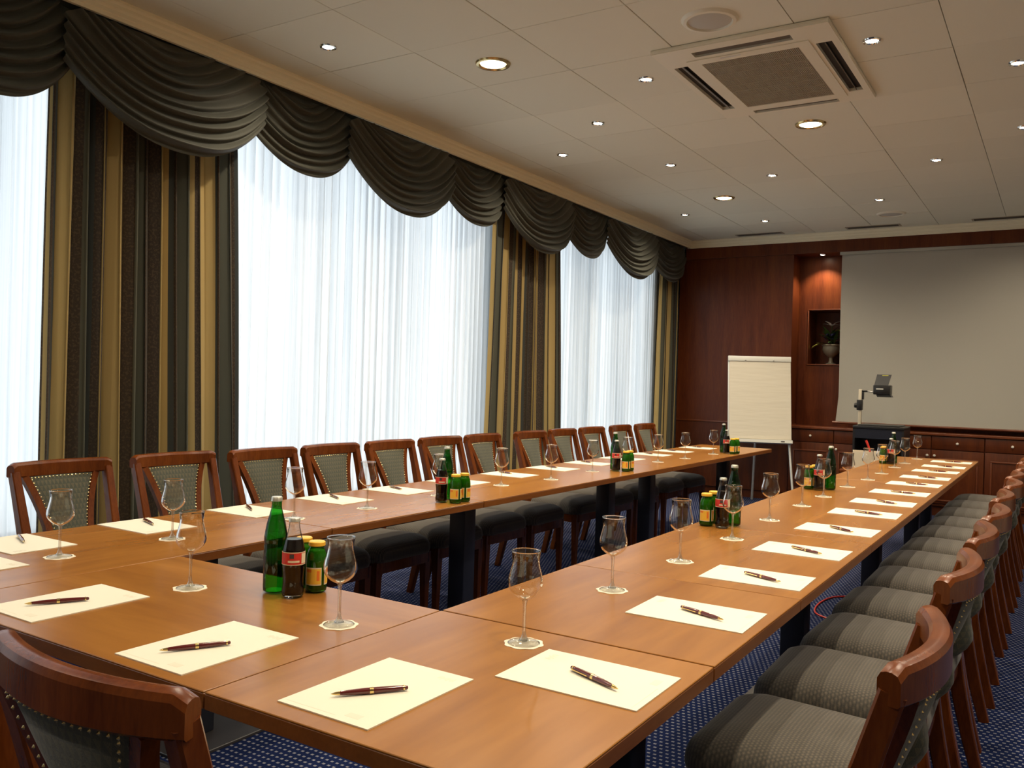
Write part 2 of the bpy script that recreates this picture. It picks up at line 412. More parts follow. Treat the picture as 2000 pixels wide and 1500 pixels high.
# ------------------------------------------------------------------ cabinets under the recess
CT = 0.893
tag(O('cabinet_worktop', B((-2.698, YP-0.02, CT-0.03), (XR, YR, CT), 'moulding_wood', 'cabinet_worktop', 0.006, 3)), 'long dark wooden worktop running over the wall cabinets below the screen', 'worktop')
knob = MB().lathe([(0, 0), (0.006, 0.0), (0.005, 0.012), (0.013, 0.020), (0.014, 0.027), (0.009, 0.033), (0, 0.034)], 12).mesh('knob', 'knob_white')
def frame_mesh(w, h, t=0.016, d=0.010):
    mb = MB()
    mb.box((-w/2, -d, -h/2), (w/2, 0, -h/2+t), 0.003); mb.box((-w/2, -d, h/2-t), (w/2, 0, h/2), 0.003)
    mb.box((-w/2, -d, -h/2+t), (-w/2+t, 0, h/2-t), 0.003); mb.box((w/2-t, -d, -h/2+t), (w/2, 0, h/2-t), 0.003)
    return mb.mesh('moulding', 'moulding_wood')
W = 0.505
drawer_me = B((-W/2+0.004, -0.018, -0.070), (W/2-0.004, 0, 0.070), 'cabinet_wood', 'drawer', 0.003, 2)
door_me = B((-W/2+0.004, -0.018, -0.285), (W/2-0.004, 0, 0.285), 'cabinet_wood', 'door', 0.003, 2)
mould_me = frame_mesh(W-0.11, 0.46)
carc = MB().box((-W, 0, 0.11), (W, 0.28, CT-0.03)).box((-W+0.001, 0.03, 0), (W-0.001, 0.28, 0.11)).mesh('carcass', 'cabinet_wood', 0)
for n, (cx, lab) in enumerate([(-2.1875, 'dark wooden wall cabinet beside the flip chart, left end of the row'), (-1.178, 'dark wooden wall cabinet with two drawers behind the overhead projector cart'), (-0.166, 'dark wooden wall cabinet at the right edge of the photo under the screen'), (0.846, 'dark wooden wall cabinet fourth along the back wall, right of the frame')]):
    c = thing('wall_cabinet', lab, 'cabinet', (cx, YP+0.018, 0), 0, 'wall cabinets below the screen')
    O('carcass', carc, c)
    for s in (-1, 1):
        d = O('drawer', drawer_me, c, (s*W/2, 0, 0.788)); O('knob', knob, d, (0, -0.018, 0), (PI/2, 0, 0))
        q = O('door', door_me, c, (s*W/2, 0, 0.425)); O('knob', knob, q, (-s*(W/2-0.035), -0.018, 0.225), (PI/2, 0, 0))
        O('moulding', mould_me, q, (0, -0.018, -0.03))
# ------------------------------------------------------------------ projection screen
scr = thing('projection_screen', 'large white pull-down projection screen hanging before the panelled back wall', 'screen', (0, YP+0.035, 0))
SX0, SX1, SZ0, SZ1 = -2.170, 0.75, 0.957, BAND-0.005
def scr_f(u, v):
    z = SZ1 + (SZ0-SZ1)*v; xx = SX0 + (SX1-SX0)*u
    edge = math.exp(-u*16)
    x_ = xx + edge*(0.010 - 0.022*math.sin(PI*min(v*1.1, 1)) * 0 - 0.020*max(0, v-0.85)/0.15 + 0.02*math.sin(PI*v)*v)
    y = -0.010*math.sin(u*9+v*2.2)*math.sin(PI*v) - 0.006*math.sin(u*21-v*3)*v - edge*0.035*math.sin(PI*v*0.98)**2
    return (x_, y, z)
O('screen_cloth', MB().grid(80, 40, scr_f).mesh('screen_cloth', 'screen_cloth'), scr)
O('bottom_bar', MB().tube([(SX0-0.045, 0, SZ0-0.004), (SX1+0.045, 0, SZ0-0.004)], 0.013, 12).mesh('bottom_bar', 'moulding_wood'), scr)
O('housing_lip', B((SX0-0.01, -0.02, SZ1-0.03), (SX1+0.01, 0.02, SZ1+0.004), 'grey_metal', 'housing_lip'), scr)

# ------------------------------------------------------------------ niche vase with flowers
VX, VY, VZ = -2.352, 10.80, NZ0
vz = thing('flower_vase', 'stone urn with a white lily and dark foliage in the wall niche', 'vase', (VX, VY, VZ))
O('urn', MB().lathe([(0, 0), (0.058, 0), (0.058, 0.012), (0.030, 0.022), (0.022, 0.05), (0.025, 0.085), (0.045, 0.10), (0.085, 0.135), (0.10, 0.18), (0.098, 0.215), (0.112, 0.232), (0.104, 0.238), (0.085, 0.22), (0, 0.2)], 28).mesh('urn', 'stone_vase'), vz)
def leaf(L, wd, m, bend=0.3):
    def f(u, v):
        ww = wd*math.sin(PI*min(u*0.97+0.03, 1))**0.8
        return ((v-0.5)*2*ww, u*L, bend*L*u*u*-1 + abs(v-0.5)*0.3*ww)
    return MB().grid(7, 2, f).mesh('leaf', m)
leaf_g = leaf(0.17, 0.022, 'green_leaf'); leaf_l = leaf(0.13, 0.020, 'lime_petal', 0.5); pet = leaf(0.105, 0.024, 'white_petal', 0.35); bl = leaf(0.07, 0.02, 'blue_flower', 0.4)
for k in range(22):
    O('leaf', leaf_g, vz, (random.uniform(-.04,.04), random.uniform(-.04,.04), 0.22+random.random()*0.10), (random.uniform(0.2, 1.3), 0, random.uniform(0, 2*PI)))
for k in range(8): O('petal', pet, vz, (-0.01+0.02, -0.04, 0.46), (random.uniform(0.3, 1.0), 0, k*2*PI/8))
for k in range(14): O('blossom', bl, vz, (random.uniform(-.07,.08), random.uniform(-.08,0), 0.28+random.random()*0.07), (random.uniform(0.3, 1.3), 0, random.uniform(0, 6)))
O('stem', MB().tube([(0, 0, 0.2), (0.01, -0.01, 0.33), (0.01, -0.04, 0.46)], 0.004, 6, (0,1,0)).mesh('stem', 'green_leaf'), vz)
for (a, b, c, rz) in ((-0.09, -0.06, 0.24, 1.75), (-0.10, -0.07, 0.23, 1.35), (-0.08, -0.06, 0.25, 2.1), (0.06, -0.07, 0.40, -1.3), (0.06, -0.07, 0.41, -2.0)):
    O('lime_leaf', leaf_l, vz, (a, b, c), (0.1, 0, rz))

# ------------------------------------------------------------------ ceiling fittings
ring_s = MB().lathe([(0.030, -0.002), (0.036, -0.009), (0.044, -0.007), (0.047, 0.0), (0.030, 0.0)], 28, close=True).mesh('rim', 'chrome')
lens_s = MB().lathe([(0.0, -0.0085), (0.018, -0.0075), (0.030, -0.003), (0.030, 0.0), (0, 0)], 24).mesh('bulb', 'halogen')
ring_b = MB().lathe([(0.072, -0.002), (0.082, -0.012), (0.096, -0.010), (0.102, 0.0), (0.072, 0.0)], 36, close=True).mesh('rim', 'brass')
lens_b = MB().lathe([(0.0, -0.016), (0.045, -0.013), (0.072, -0.004), (0.072, 0.0), (0, 0)], 32).mesh('lamp_glass', 'big_lamp')
def lamp(parent, watt, size, z, col, rad, blend=0.5):
    d = bpy.data.lights.new('beam', 'SPOT'); d.energy = watt; d.spot_size = size; d.spot_blend = blend; d.shadow_soft_size = rad; d.color = col
    o = bpy.data.objects.new('beam', d); COL.objects.link(o); o.parent = parent; o.location = (0, 0, z); return o
small = [(-3.444,3.444),(-2.119,4.711),(-2.762,5.358),(-3.389,5.983),(-2.751,6.652),(-2.121,7.341),(-3.403,8.654),(-2.753,9.315),(-0.874,4.727),(-0.870,7.388),(-1.500,8.710),(-0.252,5.406),(-0.262,6.728),(-0.255,8.03)]
unseen = [(-2.12,2.07),(-0.87,2.07),(-1.5,3.40),(-2.76,2.72),(-0.25,2.75),(-0.25,4.05),(-3.42,0.9),(-2.12,-0.55),(-0.87,-0.55),(0.38,2.07),(0.38,4.7),(0.38,7.4),(1.02,3.4),(1.02,6.05),(1.02,8.7),(-0.25,9.35),(1.65,1.4)]
def px(p):
    d = Vector((p[0], p[1], CEIL-CAM_H)); return d.dot(r2)/max(d.dot(fw), 1e-3)
vis = sorted(small, key=px)
for n, p in enumerate(vis + unseen):
    lab = 'small round halogen spotlight in the ceiling, %s from the left in the photo' % ORD[n] if n < len(vis) else 'small round halogen spotlight in the ceiling outside the frame, %s beyond it' % ORD[n-len(vis)]
    o = thing('downlight', lab, 'ceiling light', (p[0], p[1], CEIL), 0, 'small halogen ceiling spotlights')
    O('rim', ring_s, o); O('bulb', lens_s, o); lamp(o, SPOT_W, math.radians(152), -0.014, (1.0, 0.86, 0.66), 0.025, 1.0)
for n, (p, lab) in enumerate([((-2.782,4.08), 'large brass-rimmed ceiling downlight nearest the camera'), ((-1.492,6.029), 'large brass-rimmed ceiling downlight just beyond the air conditioner'), ((-2.77,8.026), 'large brass-rimmed ceiling downlight furthest back above the left tables'), ((-0.25,1.4), 'large brass-rimmed ceiling downlight above the camera outside the frame')]):
    o = thing('recessed_downlight', lab, 'ceiling light', (p[0], p[1], CEIL), 0, 'large round ceiling downlights')
    O('rim', ring_b, o); O('lamp_glass', lens_b, o); lamp(o, BIG_W, math.radians(152), -0.022, (1.0, 0.85, 0.60), 0.06, 1.0)
o = thing('downlight', 'small halogen spotlight under the wooden frieze above the flower niche', 'ceiling light', (-2.40, 10.44, BAND))
O('rim', ring_s, o); O('bulb', lens_s, o); lamp(o, SPOT_W*0.9, math.radians(110), -0.014, (1.0, 0.80, 0.55), 0.02, 0.6)
# loudspeakers
sp_r = MB().lathe([(0.105, -0.004), (0.112, -0.016), (0.128, -0.014), (0.14, 0.0), (0.105, 0.0)], 40, close=True).mesh('rim', 'cover_cream')
sp_g = MB().lathe([(0, -0.016), (0.07, -0.014), (0.108, -0.006), (0.108, 0), (0, 0)], 40).mesh('grille', 'speaker_grille')
for p, lab in (((-1.51,4.089), 'round cream ceiling loudspeaker beside the air conditioner'), ((-1.51,9.435), 'round cream ceiling loudspeaker near the far slot vents')):
    o = thing('ceiling_speaker', lab, 'loudspeaker', (p[0], p[1], CEIL), 0, 'round ceiling loudspeakers'); O('rim', sp_r, o); O('grille', sp_g, o)
# slot vents
for n, (a, b) in enumerate([(-3.30,-2.79), (-2.06,-1.54), (-0.82,-0.29)]):
    o = thing('slot_vent', '%s slim dark air slot in the ceiling by the back cornice' % ['leftmost','middle','rightmost'][n], 'vent', ((a+b)/2, 10.105, CEIL), 0, 'slot vents along the back cornice')
    h = (b-a)/2
    O('frame', MB().box((-h-0.02, -0.064, -0.005), (h+0.02, -0.050, 0)).box((-h-0.02, 0.050, -0.005), (h+0.02, 0.064, 0)).box((-h-0.02, -0.050, -0.005), (-h, 0.050, 0)).box((h, -0.050, -0.005), (h+0.02, 0.050, 0)).mesh('frame', 'fin', 0), o)
    O('slot', B((-h, -0.050, -0.0015), (h, 0.050, 0.0), 'dark_slot', 'slot'), o)
    sl = B((-h, -0.004, -0.004), (h, 0.004, -0.0016), 'black_plastic', 'slat')
    for q in (-0.026, 0.0, 0.026): O('slat', sl, o, (0, q, 0))
# air-conditioning cassette
ac = thing('air_conditioner', 'cream ceiling air conditioning cassette with square grille and four slots', 'air conditioner', (-1.462, 4.955, CEIL))
hx, hy = 0.460, 0.630
def plate(xs, ys, holes, z0, z1, m, name):
    mb = MB()
    for i in range(len(xs)-1):
        for j in range(len(ys)-1):
            cx, cy = (xs[i]+xs[i+1])/2, (ys[j]+ys[j+1])/2
            if not any(a < cx < b and c < cy < d for a, b, c, d in holes): mb.box((xs[i], ys[j], z0), (xs[i+1], ys[j+1], z1))
    return mb.mesh(name, m, 0)
slots = [(-0.26, 0.26, -0.560, -0.490), (-0.26, 0.26, 0.545, 0.600), (0.345, 0.425, -0.385, 0.445), (-0.425, -0.345, -0.385, 0.445)]
gr = (-0.262, 0.262, -0.390, 0.445)
xs = sorted({-hx, hx} | {a for q in slots+[gr] for a in q[:2]}); ys = sorted({-hy, hy} | {a for q in slots+[gr] for a in q[2:]})
O('front_panel', plate(xs, ys, slots+[gr], -0.026, -0.006, 'cover_cream', 'front_panel'), ac)
O('backing', B((-hx+0.01, -hy+0.01, -0.006), (hx-0.01, hy-0.01, -0.0005), 'dark_slot', 'backing'), ac)
mb = MB()
for a, b in (((-hx-0.004, -hy-0.004, -0.022), (hx+0.004, -hy+0.022, -0.001)), ((-hx-0.004, hy-0.022, -0.022), (hx+0.004, hy+0.004, -0.001)), ((-hx-0.004, -hy+0.022, -0.022), (-hx+0.022, hy-0.022, -0.001)), ((hx-0.022, -hy+0.022, -0.022), (hx+0.004, hy-0.022, -0.001))): mb.box(a, b, 0.006, 2)
O('outer_rim', mb.mesh('outer_rim', 'cover_cream'), ac)
xs = [-0.325, gr[0], gr[1], 0.325]; ys = [-0.455, gr[2], gr[3], 0.510]
O('grille_frame', plate(xs, ys, [gr], -0.031, -0.0261, 'cover_cream', 'grille_frame'), ac)
mb = MB(); gw = gr[1]-gr[0]; gh = gr[3]-gr[2]
for k in range(58):
    xx = gr[0] + (k+0.5)*gw/58; mb.box((xx-0.0030, gr[2], -0.028), (xx+0.0030, gr[3], -0.014))
g = O('grille_fins', mb.mesh('grille_fins', 'fin', 0), ac); g['kind'] = 'stuff'
bar = B((gr[0], -0.005, -0.030), (gr[1], 0.005, -0.012), 'fin', 'grille_bar')
for k in range(7): O('grille_bar', bar, ac, (0, gr[2] + (k+1)*gh/8, 0))
for k, (a, b, c, d) in enumerate(slots):
    if k < 2: O('louvre', B((a+0.01, -0.012, -0.002), (b-0.01, 0.012, 0.002), 'louvre', 'louvre'), ac, (0, (c+d)/2, -0.016), (0.7 if k else -0.9, 0, 0))
    else: O('louvre', B((-0.012, c+0.01, -0.002), (0.012, d-0.01, 0.002), 'louvre', 'louvre'), ac, ((a+b)/2, 0, -0.016), (0, 1.2 if k == 2 else 0.5, 0))
O('badge', B((-0.14, -0.440, -0.032), (-0.03, -0.425, -0.031), 'cover_white', 'badge'), ac)

# ------------------------------------------------------------------ curtains
def drape(name, label, ya, yb, yc, yd, phase, seed, folds, x=-4.104, gather=2.1):
    """ya..yb at the top, yc..yd at the hem"""
    rnd = random.Random(seed); top, bot = CEIL-0.10, 0.02
    ks = [rnd.uniform(0.75, 1.3) for _ in range(folds+2)]; cum = [0]
    for k in ks[:folds]: cum.append(cum[-1]+k)
    amp = [rnd.uniform(0.6, 1.2) for _ in range(folds+2)]
    def ph(u):
        s_ = u*cum[-1]; i = 0
        while i < folds-1 and s_ > cum[i+1]: i += 1
        return i + (s_-cum[i])/ks[i], amp[i]
    def f(u, v):
        p, a = ph(u); z = top + (bot-top)*v
        A = 0.046*a*(0.75+0.35*v)
        q = 2*PI*p
        lean = 0.006*math.sin(q*0.5 + 5*v + seed)
        yy = (ya+(yb-ya)*u)*(1-v) + (yc+(yd-yc)*u)*v
        wdt = (yb-ya)/folds
        return (x + A*math.sin(q) + lean, yy + 0.16*wdt*math.sin(2*q), z)
    L = gather*(yd-yc)
    me = MB().grid(folds*16, 14, f, lambda u, v: (u*L + phase, (1-v)*3.1)).mesh(name, 'drape_fabric', 3.0)
    return tag(O(name, me), label, 'curtain', 'striped side curtains')
drape('striped_curtain', 'wide striped gold and green curtain behind the nearest left chairs', 2.28, 3.38, 2.27, 3.50, 0.46, 3, 13)
drape('striped_curtain', 'striped gold and green curtain between the two large windows at the middle', 6.10, 7.24, 6.00, 7.40, 0.70, 5, 12)
drape('striped_curtain', 'striped curtain in the far corner beside the wooden panelling', 9.70, 10.27, 9.60, 10.27, 0.0, 9, 6)
def sheer(label, ya, yb, seed):
    rnd = random.Random(seed); n = int((yb-ya)*15); ph = [rnd.uniform(0, 6.3) for _ in range(6)]
    def f(u, v):
        y = ya + (yb-ya)*u; q = 2*PI*n*u
        a = 0.016*(1 + 0.5*math.sin(u*17+ph[0]) + 0.3*math.sin(u*41+ph[1]))
        return (-4.203 + a*math.sin(q + 0.9*math.sin(u*23+ph[2]) + 0.25*math.sin(v*3+ph[3])), y + 0.006*math.sin(q*2), CEIL-0.06 + (0.03-CEIL+0.06)*v)
    return tag(O('sheer_curtain', MB().grid(n*8, 6, f).mesh('sheer_curtain', 'sheer', 3.0)), label, 'curtain', 'white sheer curtains')
sheer('white sheer net curtain at the left edge of the photo', -0.7, 2.55, 1)
sheer('white sheer net curtain over the large middle window', 3.10, 6.35, 2)
sheer('white sheer net curtain over the far window', 6.95, 9.85, 3)
def swag(label, ya, yb, drop, front, seed, asym=0.0):
    rnd = random.Random(seed); zt = CEIL - (0.100 if front else 0.088); wd = yb-ya; xb = -4.035 + (0.060 if front else 0.0)
    nf = 10 if front else 9; ph = [rnd.uniform(-0.5, 0.5) for _ in range(8)]
    zend = 0.26
    def f(s_, v):
        k = 0.36*max(0.0, 1-v/0.55)
        yl, yr = ya + wd*k*(1.0-asym), yb - wd*k*(1.0+asym)
        c = abs(2*s_-1)
        shape = 1 - c**2.25
        ze = zend*max(0.0, (v-0.42)/0.58)**1.25
        zm = drop*v
        y = yl + (yr-yl)*s_
        z = zt - ze - max(zm-ze, 0)*shape
        w_ = v*nf + 0.30*math.sin(s_*3+ph[0]) + 0.22*math.sin(s_*7+ph[1]+v*4)
        fr = w_ - math.floor(w_)
        ridge = (fr/0.75 if fr < 0.75 else (1-fr)/0.25)      # asymmetric pleat
        ridge = ridge*ridge*(3-2*ridge)
        amp_ = (0.042 + 0.018*math.sin(math.floor(w_)*2.3+ph[3]))*min(1, v*5)
        bulge = 0.060*math.sin(PI*s_)*v**0.7
        fade = min(1, (1-v)/0.05) if v > 0.95 else 1
        xx = xb + bulge + amp_*ridge*(0.65+0.35*math.sin(PI*s_))*fade + 0.006*math.sin(9*s_+ph[2])
        return (xx, y, z)
    nu, nv = 40, nf*11
    return tag(O('swag_valance', MB().grid(nu, nv, f).mesh('swag_valance', 'swag_fabric', 3.0)), label, 'swag', 'gathered grey swags along the window cornice')
joints = [0.41, 1.62, 2.30, 3.445, 4.21, 5.30, 6.07, 7.22, 8.01, 9.24, 10.20]
for n in range(len(joints)-1):
    big = n % 2 == 0
    a, b = joints[n], joints[n+1]
    if n == 0: continue
    big = n % 2 == 0
    if big: a -= 0.03; b += 0.03
    else: a -= 0.05; b += 0.06 if n > 1 else 0.055
    swag('gathered dark grey-green swag under the cornice, %s from the left in the photo' % ORD[n-1], a, b, 0.56 if big else (0.48 if n > 1 else 0.52), big, n, 0.25 if big else 0.1)
# dark valance strip the swags are pinned to
tag(O('valance_strip', B((-4.052, 0.3, CEIL-0.20), (-4.042, 10.16, CEIL-0.03), 'swag_fabric', 'valance_strip')), 'dark grey-green flat valance strip below the cornice behind the swags', 'valance')

# ------------------------------------------------------------------ tables
TZ = 0.75
def table(label, cx, cy, L, Wd, rz, cols):
    t = thing('conference_table', label, 'table', (cx, cy, 0), rz, 'wooden conference tables set in a U')
    O('tabletop', B((-L/2+0.0015, -Wd/2+0.0015, TZ-0.004), (L/2-0.0015, Wd/2-0.0015, TZ), 'table_wood', 'tabletop', 0.0012, 1), t)
    O('edge_band', B((-L/2+0.001, -Wd/2+0.001, TZ-0.032), (L/2-0.001, Wd/2-0.001, TZ-0.004), 'table_edge', 'edge_band', 0.001, 1), t)
    for c in cols:
        O('column', B((c-0.05, -0.05, 0.012), (c+0.05, 0.05, TZ-0.045), 'dark_metal', 'column', 0.006, 2), t)
        O('bracket', B((c-0.17, -0.25, TZ-0.045), (c+0.17, 0.25, TZ-0.032), 'dark_metal', 'bracket'), t)
        ft = O('foot', B((c-0.18, -0.18, 0.0), (c+0.18, 0.18, 0.012), 'foot_metal', 'foot', 0.002, 1), t)
    if not cols:
        for s in (-1, 1): O('link_rail', B((-L/2+0.02, s*0.22-0.02, TZ-0.062), (L/2-0.02, s*0.22+0.02, TZ-0.032), 'dark_metal', 'link_rail'), t)
    return t
XA0, XA1 = -1.283, -0.585      # right run
XC0, XC1 = -2.985, -2.295      # left run
def run(xa, xb, spans, side):
    n = len(spans)
    for i, (a, b, cols) in enumerate(spans):
        lab = 'brown wooden conference table, %s from the camera in the %s-hand run' % (ORD[i], side)
        table(lab, (xa+xb)/2, (a+b)/2, b-a, xb-xa, PI/2, [c-(a+b)/2 for c in cols])
run(XA0, XA1, [(1.02,1.722,[1.44]), (1.726,2.418,[2.04]), (2.421,3.462,[]), (3.465,5.88,[3.77,5.52]), (5.884,6.88,[]), (6.884,8.33,[7.16,7.86])], 'right')
run(XC0, XC1, [(1.02,2.385,[1.40,2.06]), (2.388,3.395,[]), (3.398,5.75,[3.71,5.40]), (5.753,8.20,[6.10,7.85])], 'left')
table('brown wooden conference table crossing the near end between both runs', (XC1+XA0)/2, 1.371, XA0-XC1-0.004, 0.702, 0, [])

# ------------------------------------------------------------------ chairs (local +Y faces the table)
def rrect(wf, wr, d, r, n=6):
    """rounded trapezoid outline, front (+y) width wf, rear width wr, depth d"""
    pts = []
    for (cx, cy, a0) in ((wf/2-r, d/2-r, 0), (-wf/2+r, d/2-r, PI/2), (-wr/2+r, -d/2+r, PI), (wr/2-r, -d/2+r, 1.5*PI)):
        for k in range(n+1):
            a = a0 + PI/2*k/n; pts.append((cx+r*math.cos(a), cy+r*math.sin(a)))
    return pts
def dense(out, m=2):
    r = []
    for i, p in enumerate(out):
        q = out[(i+1) % len(out)]
        for k in range(m): r.append((p[0]+(q[0]-p[0])*k/m, p[1]+(q[1]-p[1])*k/m))
    return r
def back_y(z):   # centre line of the reclined back
    return -0.205 - 0.135*max(0, (z-0.44)/0.5)**1.15
ol = dense(rrect(0.470, 0.415, 0.475, 0.075), 2)
seat_me = MB().rings(ol, [(0.90, 0.385), (0.98, 0.390), (1.0, 0.410), (0.992, 0.432), (0.962, 0.452), (0.905, 0.468), (0.81, 0.480), (0.66, 0.489), (0.45, 0.495), (0.22, 0.498), (0.04, 0.499)]).mesh('seat', 'seat_fabric', 1.2)
apr = dense(rrect(0.450, 0.395, 0.45, 0.05), 1)
apron_me = MB().rings(apr, [(1.0, 0.335), (1.0, 0.397)]).mesh('seat_frame', 'chair_wood', 0.6)
def fleg(s):
    mb = MB(); 
    def q(x, y, z, h): return [(x-h, y-h, z), (x+h, y-h, z), (x+h, y+h, z), (x-h, y+h, z)]
    v = []
    for (z, h, dx) in ((0, 0.013, 0.004), (0.15, 0.0165, 0.002), (0.34, 0.021, 0), (0.39, 0.022, 0)): v += q(s*(0.196+dx), 0.195, z, h)
    f = [(i*4+j, i*4+(j+1)%4, i*4+4+(j+1)%4, i*4+4+j) for i in range(3) for j in range(4)] + [(3,2,1,0), (12,13,14,15)]
    return mb.add(v, f).mesh('leg', 'chair_wood', 0.5)
def stile(s):
    path = []
    for k in range(19):
        z = 0.905*k/18
        y = back_y(z) if z > 0.44 else -0.205 - 0.085*((0.44-z)/0.44)**1.4
        xx = s*(0.176 + 0.022*(z/0.92)**1.5)
        path.append((xx, y, z))
    def sect(t):
        a = 0.0165 + 0.003*math.sin(PI*t); b = 0.019 + 0.006*math.sin(PI*min(t*1.1, 1))
        return [(-a, -b+.004), (-a+.004, -b), (a-.004, -b), (a, -b+.004), (a, b-.004), (a-.004, b), (-a+.004, b), (-a, b-.004)]
    return MB().sweep(path, sect, up=(0,1,0)).mesh('leg', 'chair_wood', 0.5)
def rail():
    path = []
    for k in range(25):
        u = -1 + 2*k/24; path.append((u*0.214, back_y(0.91) - 0.042*(1-u*u) + 0.006, 0.912))
    def sect(t):
        u = abs(2*t-1); h0 = -0.024 - 0.006*(1-u*u) ; h1 = 0.033 - 0.010*max(0, (u-0.92)/0.08)**2
        a = 0.0175
        base = [(-a, h0+.004), (-a+.004, h0), (a-.004, h0), (a, h0+.004), (a, h1-.012), (a-.005, h1-.003), (0.004, h1), (-0.004, h1), (-a+.005, h1-.003), (-a, h1-.012)]
        return base
    return MB().sweep(path, sect).mesh('top_rail', 'chair_wood', 0.5)
def half(z):     # half width of the waisted splat at height z
    t = (z-0.45)/(0.890-0.45)
    return 0.062 + 0.078*max(t, 0)**2.6
def splat():
    mb = MB(); n = 18; m = 10
    for sgn in (1, -1):
        def f(u, v, sgn=sgn):
            z = 0.45 + (0.890-0.45)*u; hw = half(z); xx = (v*2-1)*hw
            puff = 0.012*(1-abs(v*2-1)**4)*(1-abs(2*u-1)**6)
            bow = -0.040*(1-(xx/0.217)**2)*max(0, u)**1.5
            if sgn < 0: puff += 0.045*math.exp(-((u-0.10)/0.15)**2)*(1-abs(v*2-1)**3)
            return (xx, back_y(z)+bow + sgn*(0.010+puff), z)
        mb.grid(n, m, f)
    return mb.mesh('backrest_pad', 'back_fabric', 1.2)
def strip(s):
    path = []
    for k in range(15):
        u = k/14; z = 0.42 + (0.890-0.42)*u; zz = max(z, 0.45); xx = s*(half(zz)+0.012)
        path.append((xx, back_y(z)-0.040*(1-(xx/0.217)**2)*max(0,(z-0.45)/0.440)**1.5, z))
    return MB().sweep(path, lambda t: [(-0.013, -0.013), (0.013, -0.013), (0.013, 0.013), (-0.013, 0.013)], up=(0,1,0)).mesh('splat_edge', 'chair_wood', 0.5)
def nails():
    mb = MB(); r = 0.0034
    def nail(x, y, z, sg):
        v = [(x, y+sg*r*0.9, z)] + [(x+r*math.cos(2*PI*k/6), y, z+r*math.sin(2*PI*k/6)) for k in range(6)]
        mb.add(v, [(0, 1+k, 1+(k+1)%6) for k in range(6)])
    for sg in (1, -1):
        for s in (-1, 1):
            for k in range(28):
                z = 0.50 + (0.872-0.50)*k/27; xx = s*(half(z)-0.006)
                u = (z-0.45)/0.440
                nail(xx, back_y(z)-0.040*(1-(xx/0.217)**2)*u**1.5 + sg*(0.0165 if sg > 0 else 0.018), z, sg)
        for k in range(17):
            xx = (-1+2*k/16)*(half(0.878)-0.008)
            nail(xx, back_y(0.878)-0.040*(1-(xx/0.217)**2)*0.96+sg*0.017, 0.879, sg)
    return mb.mesh('nail_trim', 'brass', 0)
CH = [('seat', seat_me), ('seat_frame', apron_me), ('leg', fleg(-1)), ('leg', fleg(1)), ('leg', stile(-1)), ('leg', stile(1)), ('top_rail', rail()), ('backrest_pad', splat()), ('splat_edge', strip(-1)), ('splat_edge', strip(1))]
nail_me = nails()
def chair(label, x, y, rz, group):
    c = thing('dining_chair', label, 'chair', (x, y, 0), rz, group)
    for n, me in CH: O(n, me, c)
    o = O('nail_trim', nail_me, c); o['kind'] = 'stuff'
    return c
RY = [1.505, 2.21, 2.76, 3.28, 3.82, 4.36, 4.86, 5.38, 5.92, 6.43, 6.98, 7.49, 8.02]
for n, y in enumerate(RY):
    chair('wooden upholstered chair on the right of the tables, %s from the camera' % ORD[n], -0.515 + random.uniform(-.012,.012), y, PI/2 + random.uniform(-.03,.03), 'chairs along the right-hand tables')
LY = [2.025, 2.545, 3.035, 3.515, 4.015, 4.525, 5.012, 5.632, 6.15, 6.667, 7.255, 7.766]
for n, y in enumerate(LY):
    chair('wooden upholstered chair before the windows, %s from the left' % ORD[n], -3.085 + (-0.04 if n < 2 else 0) + random.uniform(-.01,.01), y, -PI/2 + random.uniform(-.03,.03), 'chairs along the window side')
chair('wooden upholstered chair cut off at the bottom left corner, seen from behind', -1.075, 0.995, 0.0, 'chairs at the near end of the tables')
chair('wooden upholstered chair at the near table end, only its legs in view', -1.56, 0.99, 0.01, 'chairs at the near end of the tables')
chair('wooden upholstered chair at the near table end, furthest left and mostly hidden', -2.045, 0.99, -0.01, 'chairs at the near end of the tables')

# ------------------------------------------------------------------ writing pads and pens
pad_me = MB().box((-0.105, -0.1485, 0), (0.105, 0.1485, 0.0025)).mesh('sheets', 'paper', 0)
mb = MB()
for k in range(9): mb.box((0.045+0.006*k*0.7, 0.112+0.004*math.sin(k*2.3), 0.0025), (0.048+0.006*k*0.7, 0.124+0.003*math.sin(k*1.7), 0.00265))
mb.box((-0.095, -0.136, 0.0025), (0.02, -0.1345, 0.00265)); mb.box((0.035, -0.128, 0.0025), (0.065, -0.112, 0.00265))
print_me = mb.mesh('faint_print', 'print_faint', 0)
# pen along +X towards its tip, lying on its side
PR = 0.0055
def ax(prof, m, name):   # lathe around X
    me = MB().lathe([(r, z) for r, z in prof], 14).mesh(name, m)
    me.transform(Matrix.Rotation(PI/2, 4, 'Y')); return me
pen_parts = [('barrel', ax([(0, -0.060), (0.0042, -0.060), (0.0050, -0.045), (0.0056, -0.01), (0.0056, 0.012), (0.0048, 0.040), (0.0036, 0.056), (0, 0.056)], 'burgundy', 'barrel')),
             ('tip', ax([(0, 0.056), (0.0036, 0.056), (0.0028, 0.063), (0.0010, 0.070), (0, 0.072)], 'gold', 'tip')),
             ('centre_band', ax([(0.0040, -0.004), (0.0060, -0.004), (0.0060, 0.003), (0.0040, 0.003)], 'gold', 'centre_band')),
             ('cap_ring', ax([(0.003, -0.061), (0.0048, -0.061), (0.0048, -0.058), (0.003, -0.058)], 'gold', 'cap_ring')),
             ('cap_end', ax([(0, -0.068), (0.0030, -0.067), (0.0042, -0.064), (0.0036, -0.060), (0, -0.060)], 'burgundy', 'cap_end'))]
clip_me = B((-0.060, -0.0077, -0.0012), (-0.012, -0.0062, 0.0012), 'gold', 'clip', 0.0006, 1)
